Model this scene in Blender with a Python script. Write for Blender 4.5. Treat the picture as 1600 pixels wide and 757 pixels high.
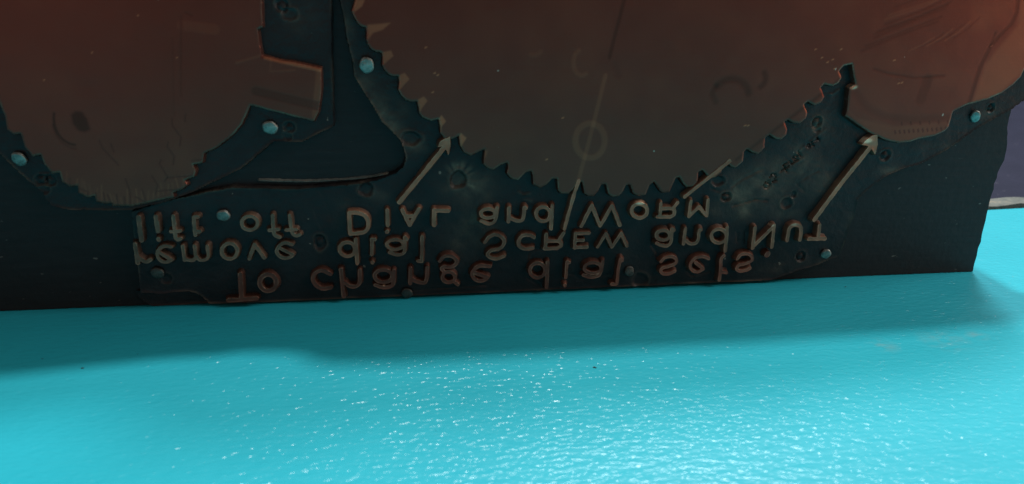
import bpy, bmesh, math, random
import numpy as np
from mathutils import Vector, Matrix

S = bpy.context.scene
for o in list(bpy.data.objects):
    bpy.data.objects.remove(o)
rng = np.random.default_rng(7)
random.seed(7)

# ------------------------------------------------------------------ camera
FPX = 1256.0                       # focal length in pixels of a 1600 px wide frame
PSI, TH, RO = math.radians(7.66948), math.radians(20.5), math.radians(0.8)
CAM = np.array([-0.02317674, -0.17091815, 0.07664204])
_F = np.array([math.sin(PSI)*math.cos(TH), math.cos(PSI)*math.cos(TH), -math.sin(TH)])
_R0 = np.array([math.cos(PSI), -math.sin(PSI), 0.0])
_U0 = np.cross(_R0, _F)
_R = math.cos(RO)*_R0 + math.sin(RO)*_U0
_U = math.cos(RO)*_U0 - math.sin(RO)*_R0
cd = bpy.data.cameras.new('camera')
cam = bpy.data.objects.new('camera', cd)
S.collection.objects.link(cam)
M = Matrix.Identity(4)
for i in range(3):
    M[i][0] = _R[i]; M[i][1] = _U[i]; M[i][2] = -_F[i]; M[i][3] = CAM[i]
cam.matrix_world = M
cd.sensor_width = 36.0
cd.lens = 36.0*FPX/1600.0
cd.clip_start = 0.005
cd.clip_end = 50
cd.dof.use_dof = True
cd.dof.focus_distance = 0.188
cd.dof.aperture_fstop = 24.0
S.camera = cam

# ------------------------------------------------------------------ light
W = bpy.data.worlds.new('World'); S.world = W
W.use_nodes = True
bg = W.node_tree.nodes['Background']
bg.inputs[0].default_value = (1.0, 0.80, 0.71, 1)
bg.inputs[1].default_value = 0.14

def area_lamp(name, pos, target, size, power, col, sizey=None):
    ld = bpy.data.lights.new(name, 'AREA')
    ld.energy = power; ld.color = col
    ld.shape = 'RECTANGLE' if sizey else 'DISK'
    ld.size = size
    if sizey: ld.size_y = sizey
    o = bpy.data.objects.new(name, ld)
    S.collection.objects.link(o)
    o.location = pos
    o.rotation_euler = (Vector(target)-Vector(pos)).to_track_quat('-Z', 'Y').to_euler()
    return o
def from_dir(az, el, r, base=(0.0, -0.03, 0.0)):
    # az: degrees from +Y (behind the block) towards +X
    a, e = math.radians(az), math.radians(el)
    return (base[0]+r*math.sin(a)*math.cos(e), base[1]+r*math.cos(a)*math.cos(e), base[2]+r*math.sin(e))
area_lamp('key_lamp', from_dir(14, 71, 1.2), (0, -0.03, 0), 0.09, 10.8, (1.0, 0.98, 0.95))
area_lamp('window_lamp', from_dir(33, 55, 1.3), (0, -0.05, 0), 0.24, 11.5, (0.95, 0.98, 1.0))
area_lamp('side_lamp', (0.40, -0.055, 0.37), (0.03, -0.03, 0), 0.32, 1.65, (1.0, 0.97, 0.94))
area_lamp('added_orange_fill', from_dir(127, 4, 1.0, (0.06, 0, 0.04)), (0.06, 0, 0.04), 0.30, 0.80, (1.0, 0.52, 0.31))  # unseen fill, added so the right-hand copper reflects an orange glow
area_lamp('added_red_fill', from_dir(204, 4, 0.9, (-0.08, 0, 0.05)), (-0.08, 0, 0.05), 0.26, 0.10, (1.0, 0.38, 0.23))  # added low at front left to redden the disc's reflections; no visible source

S.view_settings.view_transform = 'Standard'
S.view_settings.look = 'None'
S.view_settings.exposure = 0.0
S.view_settings.gamma = 1.0
S.view_settings.use_curve_mapping = False
S.render.engine = 'CYCLES'

# ------------------------------------------------------------------ helpers
def ray(x, y):
    return _R*(x-800.0)/FPX - _U*(y-378.5)/FPX + _F
def P(pts, h=0.0):
    """measured picture points -> (u, v) metres on the block's face, h metres proud of the wood"""
    out = []
    for (x, y) in pts:
        r = ray(x, y); t = (-h-CAM[1])/r[1]
        p = CAM + r*t
        out.append((p[0], p[2]))
    return np.array(out)
def G(x, y, z=0.0):
    r = ray(x, y); t = (z-CAM[2])/r[2]
    return CAM + r*t

def link(o, parent=None):
    S.collection.objects.link(o)
    if parent is not None: o.parent = parent
    return o
def mesh_obj(name, verts, faces, mat, parent=None, smooth=True):
    me = bpy.data.meshes.new(name)
    verts = np.asarray(verts, dtype=np.float32); faces = np.asarray(faces, dtype=np.int32)
    n = faces.shape[1]
    me.vertices.add(len(verts)); me.vertices.foreach_set('co', verts.ravel())
    me.loops.add(faces.size); me.loops.foreach_set('vertex_index', faces.ravel())
    me.polygons.add(len(faces))
    me.polygons.foreach_set('loop_start', np.arange(0, faces.size, n, dtype=np.int32))
    me.polygons.foreach_set('use_smooth', np.full(len(faces), smooth))
    me.update(calc_edges=True)
    me.materials.append(mat)
    return link(bpy.data.objects.new(name, me), parent)
def add_attr(o, name, vals):
    a = o.data.attributes.new(name, 'FLOAT', 'POINT')
    a.data.foreach_set('value', np.asarray(vals, dtype=np.float32))

def seg_dist(U, V, a, b):
    dx, dy = b[0]-a[0], b[1]-a[1]
    L = dx*dx+dy*dy+1e-18
    t = np.clip(((U-a[0])*dx+(V-a[1])*dy)/L, 0, 1)
    return np.hypot(U-a[0]-t*dx, V-a[1]-t*dy)
def poly_sdf(U, V, poly):
    d = np.full(U.shape, 1e9); ins = np.zeros(U.shape, bool)
    n = len(poly)
    for i in range(n):
        a, b = poly[i], poly[(i+1) % n]
        d = np.minimum(d, seg_dist(U, V, a, b))
        c = (a[1] > V) != (b[1] > V)
        if abs(b[1]-a[1]) > 1e-12:
            ins ^= c & (U < (b[0]-a[0])*(V-a[1])/(b[1]-a[1])+a[0])
    return np.where(ins, -d, d)
def line_sdf(U, V, pts, w):
    d = np.full(U.shape, 1e9)
    for i in range(len(pts)-1):
        d = np.minimum(d, seg_dist(U, V, pts[i], pts[i+1]))
    return d - w
def smooth(x, a, b):
    t = np.clip((x-a)/(b-a), 0, 1)
    return t*t*(3-2*t)

_NT = {}
def vnoise(U, V, scale, seed=0):
    """smooth value noise in -1..1; scale = feature size in metres"""
    if seed not in _NT:
        _NT[seed] = np.random.default_rng(1000+seed).uniform(-1, 1, (256, 256))
    T = _NT[seed]
    x = U/scale+37.3; y = V/scale+91.7
    xi = np.floor(x).astype(int); yi = np.floor(y).astype(int)
    fx = x-xi; fy = y-yi
    fx = fx*fx*(3-2*fx); fy = fy*fy*(3-2*fy)
    g = lambda i, j: T[i % 256, j % 256]
    return (g(xi, yi)*(1-fx)*(1-fy)+g(xi+1, yi)*fx*(1-fy)+g(xi, yi+1)*(1-fx)*fy+g(xi+1, yi+1)*fx*fy)

def catmull(pts, n=5, closed=False):
    pts = [np.array(p, float) for p in pts]
    if len(pts) < 3: return np.array(pts)
    out = []
    N = len(pts)
    rngs = range(N if closed else N-1)
    for i in rngs:
        if closed:
            p0, p1, p2, p3 = pts[i-1], pts[i], pts[(i+1) % N], pts[(i+2) % N]
        else:
            p1, p2 = pts[i], pts[i+1]
            p0 = pts[i-1] if i else 2*p1-p2
            p3 = pts[i+2] if i+2 < N else 2*p2-p1
        for k in range(n):
            t = k/n
            out.append(0.5*((2*p1)+(-p0+p2)*t+(2*p0-5*p1+4*p2-p3)*t*t+(-p0+3*p1-3*p2+p3)*t**3))
    if not closed: out.append(pts[-1])
    return np.array(out)

def relief(name, sdf, bounds, step, hfun, margin, mat, parent, attrs=None, snap=True):
    """height-field piece standing on the block's face (y = -height)"""
    u0, u1, v0, v1 = bounds
    us = np.arange(u0, u1+step, step); vs = np.arange(v0, v1+step, step)
    U, V = np.meshgrid(us, vs)
    D = sdf(U, V)
    if snap:
        gy, gx = np.gradient(D, step)
        gn = np.hypot(gx, gy)+1e-9
        m = np.abs(D) < 0.5*step
        U = np.where(m, U-D*gx/gn, U); V = np.where(m, V-D*gy/gn, V)
        D = np.where(m, 0.0, D)
    H, A = hfun(U, V, D)
    keep = D < margin
    idx = -np.ones(U.shape, int)
    q = keep[:-1, :-1] & keep[:-1, 1:] & keep[1:, :-1] & keep[1:, 1:]
    used = np.zeros(U.shape, bool)
    used[:-1, :-1] |= q; used[:-1, 1:] |= q; used[1:, :-1] |= q; used[1:, 1:] |= q
    idx[used] = np.arange(used.sum())
    jj, ii = np.nonzero(q)
    faces = np.stack([idx[jj, ii], idx[jj, ii+1], idx[jj+1, ii+1], idx[jj+1, ii]], 1)
    verts = np.stack([U[used], -H[used], np.maximum(V[used], 0.00015)], 1)
    o = mesh_obj(name, verts, faces, mat, parent)
    o.data.set_sharp_from_angle(angle=math.radians(38))
    for k, vals in A.items():
        add_attr(o, k, vals[used])
    return o

# ------------------------------------------------------------------ materials
def new_mat(name):
    m = bpy.data.materials.new(name); m.use_nodes = True
    nt = m.node_tree
    return m, nt, nt.nodes['Principled BSDF']
def N(nt, kind, **kw):
    n = nt.nodes.new(kind)
    for k, v in kw.items():
        if k.startswith('i_'):
            n.inputs[k[2:].replace('_', ' ')].default_value = v
        else: setattr(n, k, v)
    return n
def noise(nt, co, scale, detail=4, rough=0.55, dist=0.0):
    n = N(nt, 'ShaderNodeTexNoise')
    n.inputs['Scale'].default_value = scale; n.inputs['Detail'].default_value = detail
    n.inputs['Roughness'].default_value = rough; n.inputs['Distortion'].default_value = dist
    nt.links.new(co, n.inputs['Vector'])
    return n.outputs['Fac']
def ramp(nt, fac, stops):
    r = N(nt, 'ShaderNodeValToRGB')
    e = r.color_ramp.elements
    while len(e) < len(stops): e.new(0.5)
    for k, (p, c) in enumerate(stops):
        e[k].position = p
        e[k].color = (*c, 1) if len(c) == 3 else c
    nt.links.new(fac, r.inputs[0])
    return r.outputs[0]
def mixc(nt, fac, a, b, mode='MIX'):
    m = N(nt, 'ShaderNodeMix', data_type='RGBA', blend_type=mode)
    for s, v in ((0, fac), (6, a), (7, b)):
        if isinstance(v, (int, float)): m.inputs[s].default_value = v
        elif isinstance(v, tuple): m.inputs[s].default_value = (*v, 1) if len(v) == 3 else v
        else: nt.links.new(v, m.inputs[s])
    return m.outputs[2]
def math_(nt, op, a, b=None, c=None, clamp=False):
    m = N(nt, 'ShaderNodeMath', operation=op); m.use_clamp = clamp
    for s, v in ((0, a), (1, b), (2, c)):
        if v is None: continue
        if isinstance(v, (int, float)): m.inputs[s].default_value = v
        else: nt.links.new(v, m.inputs[s])
    return m.outputs[0]
def attr(nt, name):
    return N(nt, 'ShaderNodeAttribute', attribute_name=name).outputs['Fac']
def objco(nt, scale=(1, 1, 1), rot=(0, 0, 0)):
    c = N(nt, 'ShaderNodeTexCoord').outputs['Object']
    mp = N(nt, 'ShaderNodeMapping')
    mp.inputs['Scale'].default_value = scale; mp.inputs['Rotation'].default_value = rot
    nt.links.new(c, mp.inputs['Vector'])
    return mp.outputs[0]
def bump(nt, h, dist, strength=1.0, normal=None):
    b = N(nt, 'ShaderNodeBump')
    b.inputs['Strength'].default_value = strength; b.inputs['Distance'].default_value = dist
    nt.links.new(h, b.inputs['Height'])
    if normal is not None: nt.links.new(normal, b.inputs['Normal'])
    return b.outputs[0]

def mat_teal():
    m, nt, p = new_mat('teal_gloss_paint')
    co = objco(nt)
    col = ramp(nt, noise(nt, co, 22, 5), [(0.3, (0.014, 0.35, 0.44)), (0.7, (0.019, 0.39, 0.48))])
    dirt = ramp(nt, noise(nt, co, 60, 6, 0.7), [(0.70, (0, 0, 0)), (0.78, (1, 1, 1))])
    col = mixc(nt, math_(nt, 'MULTIPLY', dirt, 0.18), col, (0.10, 0.30, 0.33))
    g0 = G(1475, 532)
    for gx, gy, rr in ((1475, 532, 0.006), (1380, 540, 0.004), (1525, 524, 0.003)):
        g0 = G(gx, gy)
        vd = N(nt, 'ShaderNodeVectorMath', operation='DISTANCE'); nt.links.new(co, vd.inputs[0]); vd.inputs[1].default_value = (g0[0], g0[1], 0)
        k = math_(nt, 'MULTIPLY', math_(nt, 'SUBTRACT', 1.0, math_(nt, 'DIVIDE', vd.outputs['Value'], rr), clamp=True), ramp(nt, noise(nt, objco(nt, (.5, 1, 1)), 500, 4), [(0.42, (0, 0, 0)), (0.62, (1, 1, 1))]))
        col = mixc(nt, math_(nt, 'MULTIPLY', k, 0.4), col, (0.20, 0.27, 0.25))
    spk = ramp(nt, noise(nt, co, 420, 2, 0.5), [(0.775, (0, 0, 0)), (0.79, (1, 1, 1))])
    col = mixc(nt, math_(nt, 'MULTIPLY', spk, 0.7), col, (0.01, 0.07, 0.09))
    nt.links.new(col, p.inputs['Base Color'])
    p.inputs['Roughness'].default_value = 0.45
    p.inputs['Specular IOR Level'].default_value = 0.25
    # brushed, slightly stippled enamel: a clear gloss coat full of tiny nibs over the colour
    st = objco(nt, (0.55, 1.0, 1.0), (0, 0, math.radians(-6)))
    a = noise(nt, st, 1150, 1, 0.5)
    b_ = noise(nt, st, 680, 1, 0.5)
    c = noise(nt, objco(nt, (0.22, 1.0, 1.0), (0, 0, math.radians(-8))), 330, 3, 0.55)
    n1 = bump(nt, c, 0.00012)
    n2 = bump(nt, b_, 0.00007, 1.0, n1)
    nt.links.new(n2, p.inputs['Normal'])
    nib = ramp(nt, a, [(0.42, (0, 0, 0)), (0.80, (1, 1, 1))])
    c1 = bump(nt, b_, 0.00034, 1.0, n1)
    c2 = bump(nt, nib, 0.00015, 1.0, c1)
    p.inputs['Coat Weight'].default_value = 0.32
    p.inputs['Coat Roughness'].default_value = 0.20
    p.inputs['Coat IOR'].default_value = 1.5
    nt.links.new(c2, p.inputs['Coat Normal'])
    return m

def mat_wood():
    m, nt, p = new_mat('ink_stained_wood')
    st = objco(nt, (0.12, 1, 1.0))
    g = noise(nt, st, 900, 5, 0.6)
    co = objco(nt)
    col = ramp(nt, g, [(0.35, (0.012, 0.0125, 0.0145)), (0.65, (0.018, 0.0185, 0.021)), (0.85, (0.04, 0.04, 0.04))])
    blot = noise(nt, co, 45, 4)
    col = mixc(nt, math_(nt, 'MULTIPLY', blot, 0.5), col, (0.012, 0.012, 0.013))
    spk = ramp(nt, noise(nt, objco(nt, (0.45, 1, 1)), 900, 2, 0.5), [(0.71, (0, 0, 0)), (0.76, (1, 1, 1))])
    col = mixc(nt, math_(nt, 'MULTIPLY', spk, 0.55), col, (0.20, 0.19, 0.17))
    nt.links.new(col, p.inputs['Base Color'])
    p.inputs['Roughness'].default_value = 0.5
    p.inputs['Specular IOR Level'].default_value = 0.28
    n1 = bump(nt, g, 0.00004, 1.0)
    n2 = bump(nt, noise(nt, co, 700, 3), 0.00008, 1.0, n1)
    nt.links.new(n2, p.inputs['Normal'])
    return m

def mat_plate():
    m, nt, p = new_mat('etched_copper_ground')
    co = objco(nt)
    n1 = noise(nt, co, 120, 6, 0.6)
    base = ramp(nt, n1, [(0.3, (0.0075, 0.0075, 0.0095)), (0.7, (0.016, 0.0145, 0.0165))])
    sc = attr(nt, 'scrape')
    n2 = noise(nt, co, 260, 6, 0.65, 0.4)
    f = math_(nt, 'MULTIPLY', sc, ramp(nt, n2, [(0.30, (0.1, 0.1, 0.1)), (0.66, (1, 1, 1))]), clamp=True)
    col = mixc(nt, f, base, (0.175, 0.145, 0.105))
    spk = ramp(nt, noise(nt, co, 520, 2, 0.5), [(0.745, (0, 0, 0)), (0.76, (1, 1, 1))])
    col = mixc(nt, math_(nt, 'MULTIPLY', spk, 0.5), col, (0.3, 0.27, 0.22))
    nt.links.new(col, p.inputs['Base Color'])
    p.inputs['Specular IOR Level'].default_value = 0.35
    met = math_(nt, 'ADD', math_(nt, 'MULTIPLY', f, 0.4), 0.05)
    nt.links.new(met, p.inputs['Metallic'])
    nt.links.new(math_(nt, 'ADD', math_(nt, 'MULTIPLY', n2, 0.3), 0.30), p.inputs['Roughness'])
    b1 = bump(nt, noise(nt, co, 300, 5, 0.6), 0.00030, 0.8)
    b2 = bump(nt, noise(nt, co, 1500, 3), 0.00006, 1.0, b1)
    nt.links.new(b2, p.inputs['Normal'])
    return m

def mat_copper(name, dark, mid, light, rough, dots=True, metal=0.8):
    """tarnished copper; 'tone' is the halftone density or letter tint, 'edge' worn rims, 'flank' etched shoulders"""
    m, nt, p = new_mat(name)
    co = objco(nt)
    n1 = noise(nt, co, 40, 6, 0.6)
    n2 = noise(nt, co, 500, 4, 0.6)
    col = ramp(nt, n1, [(0.3, dark), (0.7, mid)])
    t = attr(nt, 'tone')
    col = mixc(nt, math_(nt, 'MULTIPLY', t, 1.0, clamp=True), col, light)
    neg = math_(nt, 'MULTIPLY', t, -1.0, clamp=True)
    col = mixc(nt, neg, col, (0.03, 0.018, 0.014))
    e = attr(nt, 'edge')
    col = mixc(nt, math_(nt, 'MULTIPLY', math_(nt, 'MULTIPLY', e, n2), 1.2, clamp=True), col, (0.55, 0.36, 0.24))
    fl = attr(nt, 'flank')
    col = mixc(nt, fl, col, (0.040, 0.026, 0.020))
    if dots:
        sep = N(nt, 'ShaderNodeSeparateXYZ'); nt.links.new(objco(nt, (1, 1, 1), (0, math.radians(45), 0)), sep.inputs[0])
        k = 2*math.pi/0.00042
        w = math_(nt, 'MULTIPLY', math_(nt, 'SINE', math_(nt, 'MULTIPLY', sep.outputs[0], k)), math_(nt, 'SINE', math_(nt, 'MULTIPLY', sep.outputs[2], k)))
        col = mixc(nt, math_(nt, 'MULTIPLY_ADD', w, 0.10, 0.10, clamp=True), col, (0.02, 0.013, 0.01))
    spk = ramp(nt, noise(nt, co, 380, 2, 0.5), [(0.765, (0, 0, 0)), (0.785, (1, 1, 1))])
    col = mixc(nt, math_(nt, 'MULTIPLY', spk, 0.5), col, (0.7, 0.6, 0.5))
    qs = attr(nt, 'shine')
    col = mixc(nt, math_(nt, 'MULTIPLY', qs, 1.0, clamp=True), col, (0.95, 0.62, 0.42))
    nt.links.new(col, p.inputs['Base Color'])
    met = math_(nt, 'MULTIPLY_ADD', fl, -metal*0.7, metal)
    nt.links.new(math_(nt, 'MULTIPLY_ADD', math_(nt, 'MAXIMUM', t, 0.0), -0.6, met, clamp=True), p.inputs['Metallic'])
    rg_ = math_(nt, 'MULTIPLY_ADD', n1, 0.08, rough-0.04)
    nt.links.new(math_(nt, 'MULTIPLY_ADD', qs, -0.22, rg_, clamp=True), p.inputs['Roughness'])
    b1 = bump(nt, n2, 0.00003, 0.7)
    scr = noise(nt, objco(nt, (0.05, 1, 1), (0, math.radians(12), 0)), 900, 2)
    b2 = bump(nt, scr, 0.000012, 1.0, b1)
    nt.links.new(b2, p.inputs['Normal'])
    return m

def mat_nail(name='nail_steel', k=1.0):
    m, nt, p = new_mat(name)
    co = objco(nt)
    n1 = noise(nt, co, 900, 5, 0.7)
    col = ramp(nt, n1, [(0.3, (0.12*k, 0.125*k, 0.115*k)), (0.7, (0.42*k, 0.43*k, 0.39*k))])
    nt.links.new(col, p.inputs['Base Color'])
    p.inputs['Metallic'].default_value = 0.75
    nt.links.new(math_(nt, 'MULTIPLY_ADD', n1, 0.25, 0.36), p.inputs['Roughness'])
    nt.links.new(bump(nt, noise(nt, objco(nt, (0.3, 1, 1), (0, 0.6, 0)), 1200, 3), 0.00010, 1.0), p.inputs['Normal'])
    return m
def mat_purple():
    m, nt, p = new_mat('scuffed_purple_paint')
    co = objco(nt)
    col = ramp(nt, noise(nt, co, 60, 5), [(0.3, (0.007, 0.010, 0.026)), (0.7, (0.012, 0.015, 0.035))])
    sc = ramp(nt, noise(nt, objco(nt, (0.5, 1, 1)), 330, 5, 0.65), [(0.64, (0, 0, 0)), (0.74, (1, 1, 1))])
    col = mixc(nt, math_(nt, 'MULTIPLY', sc, 0.45), col, (0.22, 0.22, 0.27))
    nt.links.new(col, p.inputs['Base Color'])
    p.inputs['Specular IOR Level'].default_value = 0.15
    p.inputs['Roughness'].default_value = 0.6
    nt.links.new(bump(nt, noise(nt, co, 500, 4), 0.0001), p.inputs['Normal'])
    return m
def mat_strip():
    m, nt, p = new_mat('weathered_edge_strip')
    co = objco(nt)
    col = ramp(nt, noise(nt, co, 300, 5), [(0.3, (0.05, 0.065, 0.06)), (0.6, (0.11, 0.12, 0.105)), (0.75, (0.24, 0.19, 0.13))])
    nt.links.new(col, p.inputs['Base Color'])
    p.inputs['Roughness'].default_value = 0.7
    nt.links.new(bump(nt, noise(nt, co, 600, 4), 0.0003), p.inputs['Normal'])
    return m
TEAL, WOOD, PLATE, NAIL = mat_teal(), mat_wood(), mat_plate(), mat_nail()
COPPER = mat_copper('halftone_copper', (0.195, 0.055, 0.039), (0.215, 0.063, 0.045), (0.55, 0.19, 0.085), 0.38, metal=0.82)
TYPE = mat_copper('worn_letter_copper', (0.15, 0.066, 0.043), (0.245, 0.112, 0.070), (0.48, 0.25, 0.14), 0.42, dots=False, metal=0.5)
DULL_NAIL = mat_nail('tarnished_nail_steel', 0.3)
TYPE_RED = mat_copper('reddish_letter_copper', (0.17, 0.058, 0.040), (0.27, 0.098, 0.064), (0.50, 0.22, 0.13), 0.42, dots=False, metal=0.45)
TYPE_OLIVE = mat_copper('dulled_letter_copper', (0.115, 0.066, 0.045), (0.18, 0.105, 0.07), (0.38, 0.24, 0.15), 0.42, dots=False, metal=0.5)
PURPLE, STRIP = mat_purple(), mat_strip()

# ------------------------------------------------------------------ table and board behind it
def box_bm(bm, x0, x1, y0, y1, z0, z1):
    r = bmesh.ops.create_cube(bm, size=1.0)
    for v in r['verts']:
        v.co = Vector(((x0+x1)/2+v.co.x*(x1-x0), (y0+y1)/2+v.co.y*(y1-y0), (z0+z1)/2+v.co.z*(z1-z0)))
def bm_obj(name, bm, mat, parent=None, smooth=False):
    me = bpy.data.meshes.new(name); bm.to_mesh(me); bm.free()
    me.materials.append(mat)
    if smooth:
        me.polygons.foreach_set('use_smooth', [True]*len(me.polygons))
    return link(bpy.data.objects.new(name, me), parent)
ga, gb = G(1545, 328.5), G(1600, 325.5)
ang = math.atan2(gb[1]-ga[1], gb[0]-ga[0])
def back_y(x, off=0.0): return ga[1]+(x-ga[0])*math.tan(ang)+off
bm = bmesh.new()
X0, X1, YF = -0.55, 0.60, -0.30
top = [bm.verts.new((X0, YF, 0)), bm.verts.new((X1, YF, 0)), bm.verts.new((X1, back_y(X1), 0)), bm.verts.new((X0, back_y(X0), 0))]
f = bm.faces.new(top)
r = bmesh.ops.extrude_face_region(bm, geom=[f])
for v in r['geom']:
    if isinstance(v, bmesh.types.BMVert): v.co.z = -0.02
bmesh.ops.recalc_face_normals(bm, faces=bm.faces)
table = bm_obj('table_top', bm, TEAL)
table['kind'] = 'structure'; table['label'] = 'glossy teal painted table top with a brushed sheen'

board = bpy.data.objects.new('painted_board', None); link(board)
board.location = (ga[0], ga[1], -0.02); board.rotation_euler = (0, 0, ang)
board['label'] = 'scuffed purple grey painted board lying behind the teal table top'
board['category'] = 'board'
bm = bmesh.new(); box_bm(bm, -0.62, 0.40, 0.0084, 0.30, 0.0, 0.0195)
bm_obj('panel', bm, PURPLE, board)
bm = bmesh.new()
n = 240
prev = None
for i in range(n+1):
    x = -0.62+1.02*i/n
    w = random.uniform(-0.0004, 0.0004); hh = 0.0205+random.uniform(-0.0003, 0.0004)
    cur = [bm.verts.new((x, 0.0022+w*0.6, 0.0)), bm.verts.new((x, 0.0022+w, hh)), bm.verts.new((x, 0.0082+w*0.2, hh+0.0002)), bm.verts.new((x, 0.0082, 0.0))]
    if prev:
        for k in range(4):
            bm.faces.new((prev[k], cur[k], cur[(k+1) % 4], prev[(k+1) % 4]))
    else: bm.faces.new(cur[::-1])
    prev = cur
bm.faces.new(prev)
bmesh.ops.recalc_face_normals(bm, faces=bm.faces)
bm_obj('edge_strip', bm, STRIP, board)

# ------------------------------------------------------------------ the printing block
block = bpy.data.objects.new('printing_block', None); link(block)
block['label'] = 'dark wooden printing block with raised copper dial images and mirrored upside-down lettering'
block['category'] = 'printing block'

# wood: sawn outline, front face at y = 0
right = [(1520, 425), (1522, 414), (1526.5, 400), (1528, 389), (1533, 378), (1534, 366), (1540, 345), (1545.5, 325), (1550, 305),
         (1555, 287), (1560, 270), (1568.5, 250), (1573, 234), (1574.5, 215), (1573, 200), (1577, 185), (1581, 165)]
rp = P(right)
TOP = [(0.1178, 0.0700), (0.1120, 0.0760), (0.105, 0.0830), (0.063, 0.0900), (0.022, 0.0925), (-0.017, 0.0965), (-0.030, 0.0925), (-0.0365, 0.0790), (-0.050, 0.0725),
       (-0.060, 0.0715), (-0.077, 0.0825), (-0.098, 0.0925), (-0.125, 0.0980)]
ol = [(p[0], max(p[1], 0.0001)) for p in rp]
ol[0] = (ol[0][0], 0.0001)
ol += [(0.1186, 0.048), (0.1180, 0.056)] + TOP + [(-0.150, 0.098), (-0.150, 0.0001)]
ol = [np.array(p) for p in ol]
fine = []
for i in range(len(ol)):
    a, b = ol[i], ol[(i+1) % len(ol)]
    L = np.hypot(*(b-a)); k = max(1, int(L/0.0012))
    bottom = (a[1] < 0.0002 and b[1] < 0.0002)
    for j in range(k):
        p = a+(b-a)*j/k
        if j > 0 or i > 0:
            jit = rng.normal(0, 0.00012, 2)
            if bottom or p[1] < 0.0003: jit = np.array([0, abs(jit[1])*0.3])
            p = p+jit
        fine.append((p[0], max(p[1], 0.0001)))
bm = bmesh.new()
fv = [bm.verts.new((x, 0.0, z)) for x, z in fine]
f = bm.faces.new(fv)
r = bmesh.ops.extrude_face_region(bm, geom=[f])
for v in r['geom']:
    if isinstance(v, bmesh.types.BMVert): v.co.y = 0.021
bmesh.ops.recalc_face_normals(bm, faces=bm.faces)
fr = [f for f in bm.faces if len(f.verts) > 10]
bmesh.ops.triangulate(bm, faces=fr)
wood = bm_obj('wood_base', bm, WOOD, block)

HP = 0.0017       # plate (etched ground) height over the wood
HI = 0.0031       # raised printing surface over the wood
px = 0.00015

# ---- plates: etched ground with dents, scraped patches and nail holes
DENTS = [  # x, y, rx, ry, depth, ring
    (440, 9, 9, 9, .5, 1), (452, 22, 11, 8, .35, 0), (452, 199, 8, 7.5, .4, 1), (449, 213, 6, 7, .25, 0), (65, 282, 9, 8, .4, 1), (79, 282, 8, 8, .4, 1), (68, 297, 9, 6, .25, 0),
    (642, 217, 15, 10, .7, 0), (572, 297, 11, 10, .6, 0), (716, 281, 13, 13, 1.0, 0), (1134, 308, 9, 8, .7, 1), (1122, 283, 11, 8, .6, 0),
    (1276, 192, 8, 9, .7, 1), (1277, 203, 6, 5, .4, 0), (1229, 318, 10, 9, .5, 0), (1240, 304, 5, 6, .5, 0), (1383, 243, 9, 9, .6, 1), (1548, 169, 6, 7, .8, 1),
    (1251, 401, 8, 9, .7, 1), (500, 379, 9, 12, .6, 1), (1000, 438, 13, 12, .5, 0), (657, 466, 7, 4, .4, 0), (260, 436, 8, 8, .4, 0), (592, 70, 8, 6, .3, 0)]
SCRAPES = [  # x, y, rx, ry, amount
    (587, 178, 32, 34, .45), (610, 200, 16, 20, .35), (560, 125, 16, 26, .25), (545, 55, 8, 40, .22), (735, 290, 36, 20, .35), (745, 350, 30, 30, .32), (720, 380, 24, 22, .2),
    (1155, 305, 26, 26, .60), (1195, 285, 40, 30, .35), (1250, 255, 40, 34, .34), (1285, 290, 18, 30, .28), (1150, 330, 30, 14, .3), (1275, 195, 24, 20, .22), (590, 305, 14, 8, .4), (652, 232, 16, 10, .4),
    (1230, 335, 18, 8, .3), (1334, 345, 10, 20, .35), (1390, 268, 20, 8, .3), (1290, 410, 24, 8, .3), (1545, 180, 14, 10, .3), (1500, 228, 60, 6, .12), (535, 330, 14, 22, .15), (1215, 420, 30, 12, .15), (470, 30, 30, 30, .08), (970, 395, 14, 24, .14), (660, 320, 60, 10, .12), (1090, 330, 120, 10, .08)]
GROOVES = [  # polyline, half width px, depth mm, +raised / -cut
    ([(1145, 322), (1160, 318), (1180, 312), (1200, 314)], 1.2, .18), ([(1143, 292), (1160, 280), (1185, 267), (1192, 264)], 1.3, .18), ([(1111, 295), (1124, 299)], 1.2, .2),
    ([(1244, 241), (1262, 225), (1289, 203)], 1.0, -.16), ([(1240, 257), (1255, 248)], 0.9, -.12), ([(1245, 288), (1260, 276), (1280, 266)], 1.0, .16), ([(1245, 288), (1257, 299)], 1.2, .15),
    ([(850, 392), (838, 388), (830, 396), (828, 405)], 1.6, .2), ([(750, 350), (757, 358)], 1.6, .2), ([(1020, 362), (1019, 385), (1026, 395), (1028, 405)], 1.6, .22),
    ([(890, 428), (900, 430), (905, 437), (912, 437)], 1.4, .15), ([(940, 432), (952, 428), (958, 432)], 1.4, .15), ([(1068, 416), (1074, 424), (1082, 432), (1112, 424), (1113, 438)], 1.4, .18),
    ([(630, 455), (700, 450), (760, 446)], 1.3, .15), ([(820, 420), (825, 435), (840, 444), (850, 452)], 1.5, .16), ([(1152, 364), (1152, 378)], 1.5, .2), ([(1165, 362), (1165, 380)], 2.0, .2), ([(490, 330), (496, 345), (505, 362)], 1.4, .1),
    ([(500, 300), (512, 325), (516, 345)], 1.2, .10), ([(810, 300), (815, 304), (828, 303)], 1.5, -.2), ([(820, 312), (830, 314)], 1.5, -.15), ([(1310, 141), (1300, 148), (1296, 147)], 1.3, -.2)]
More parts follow.
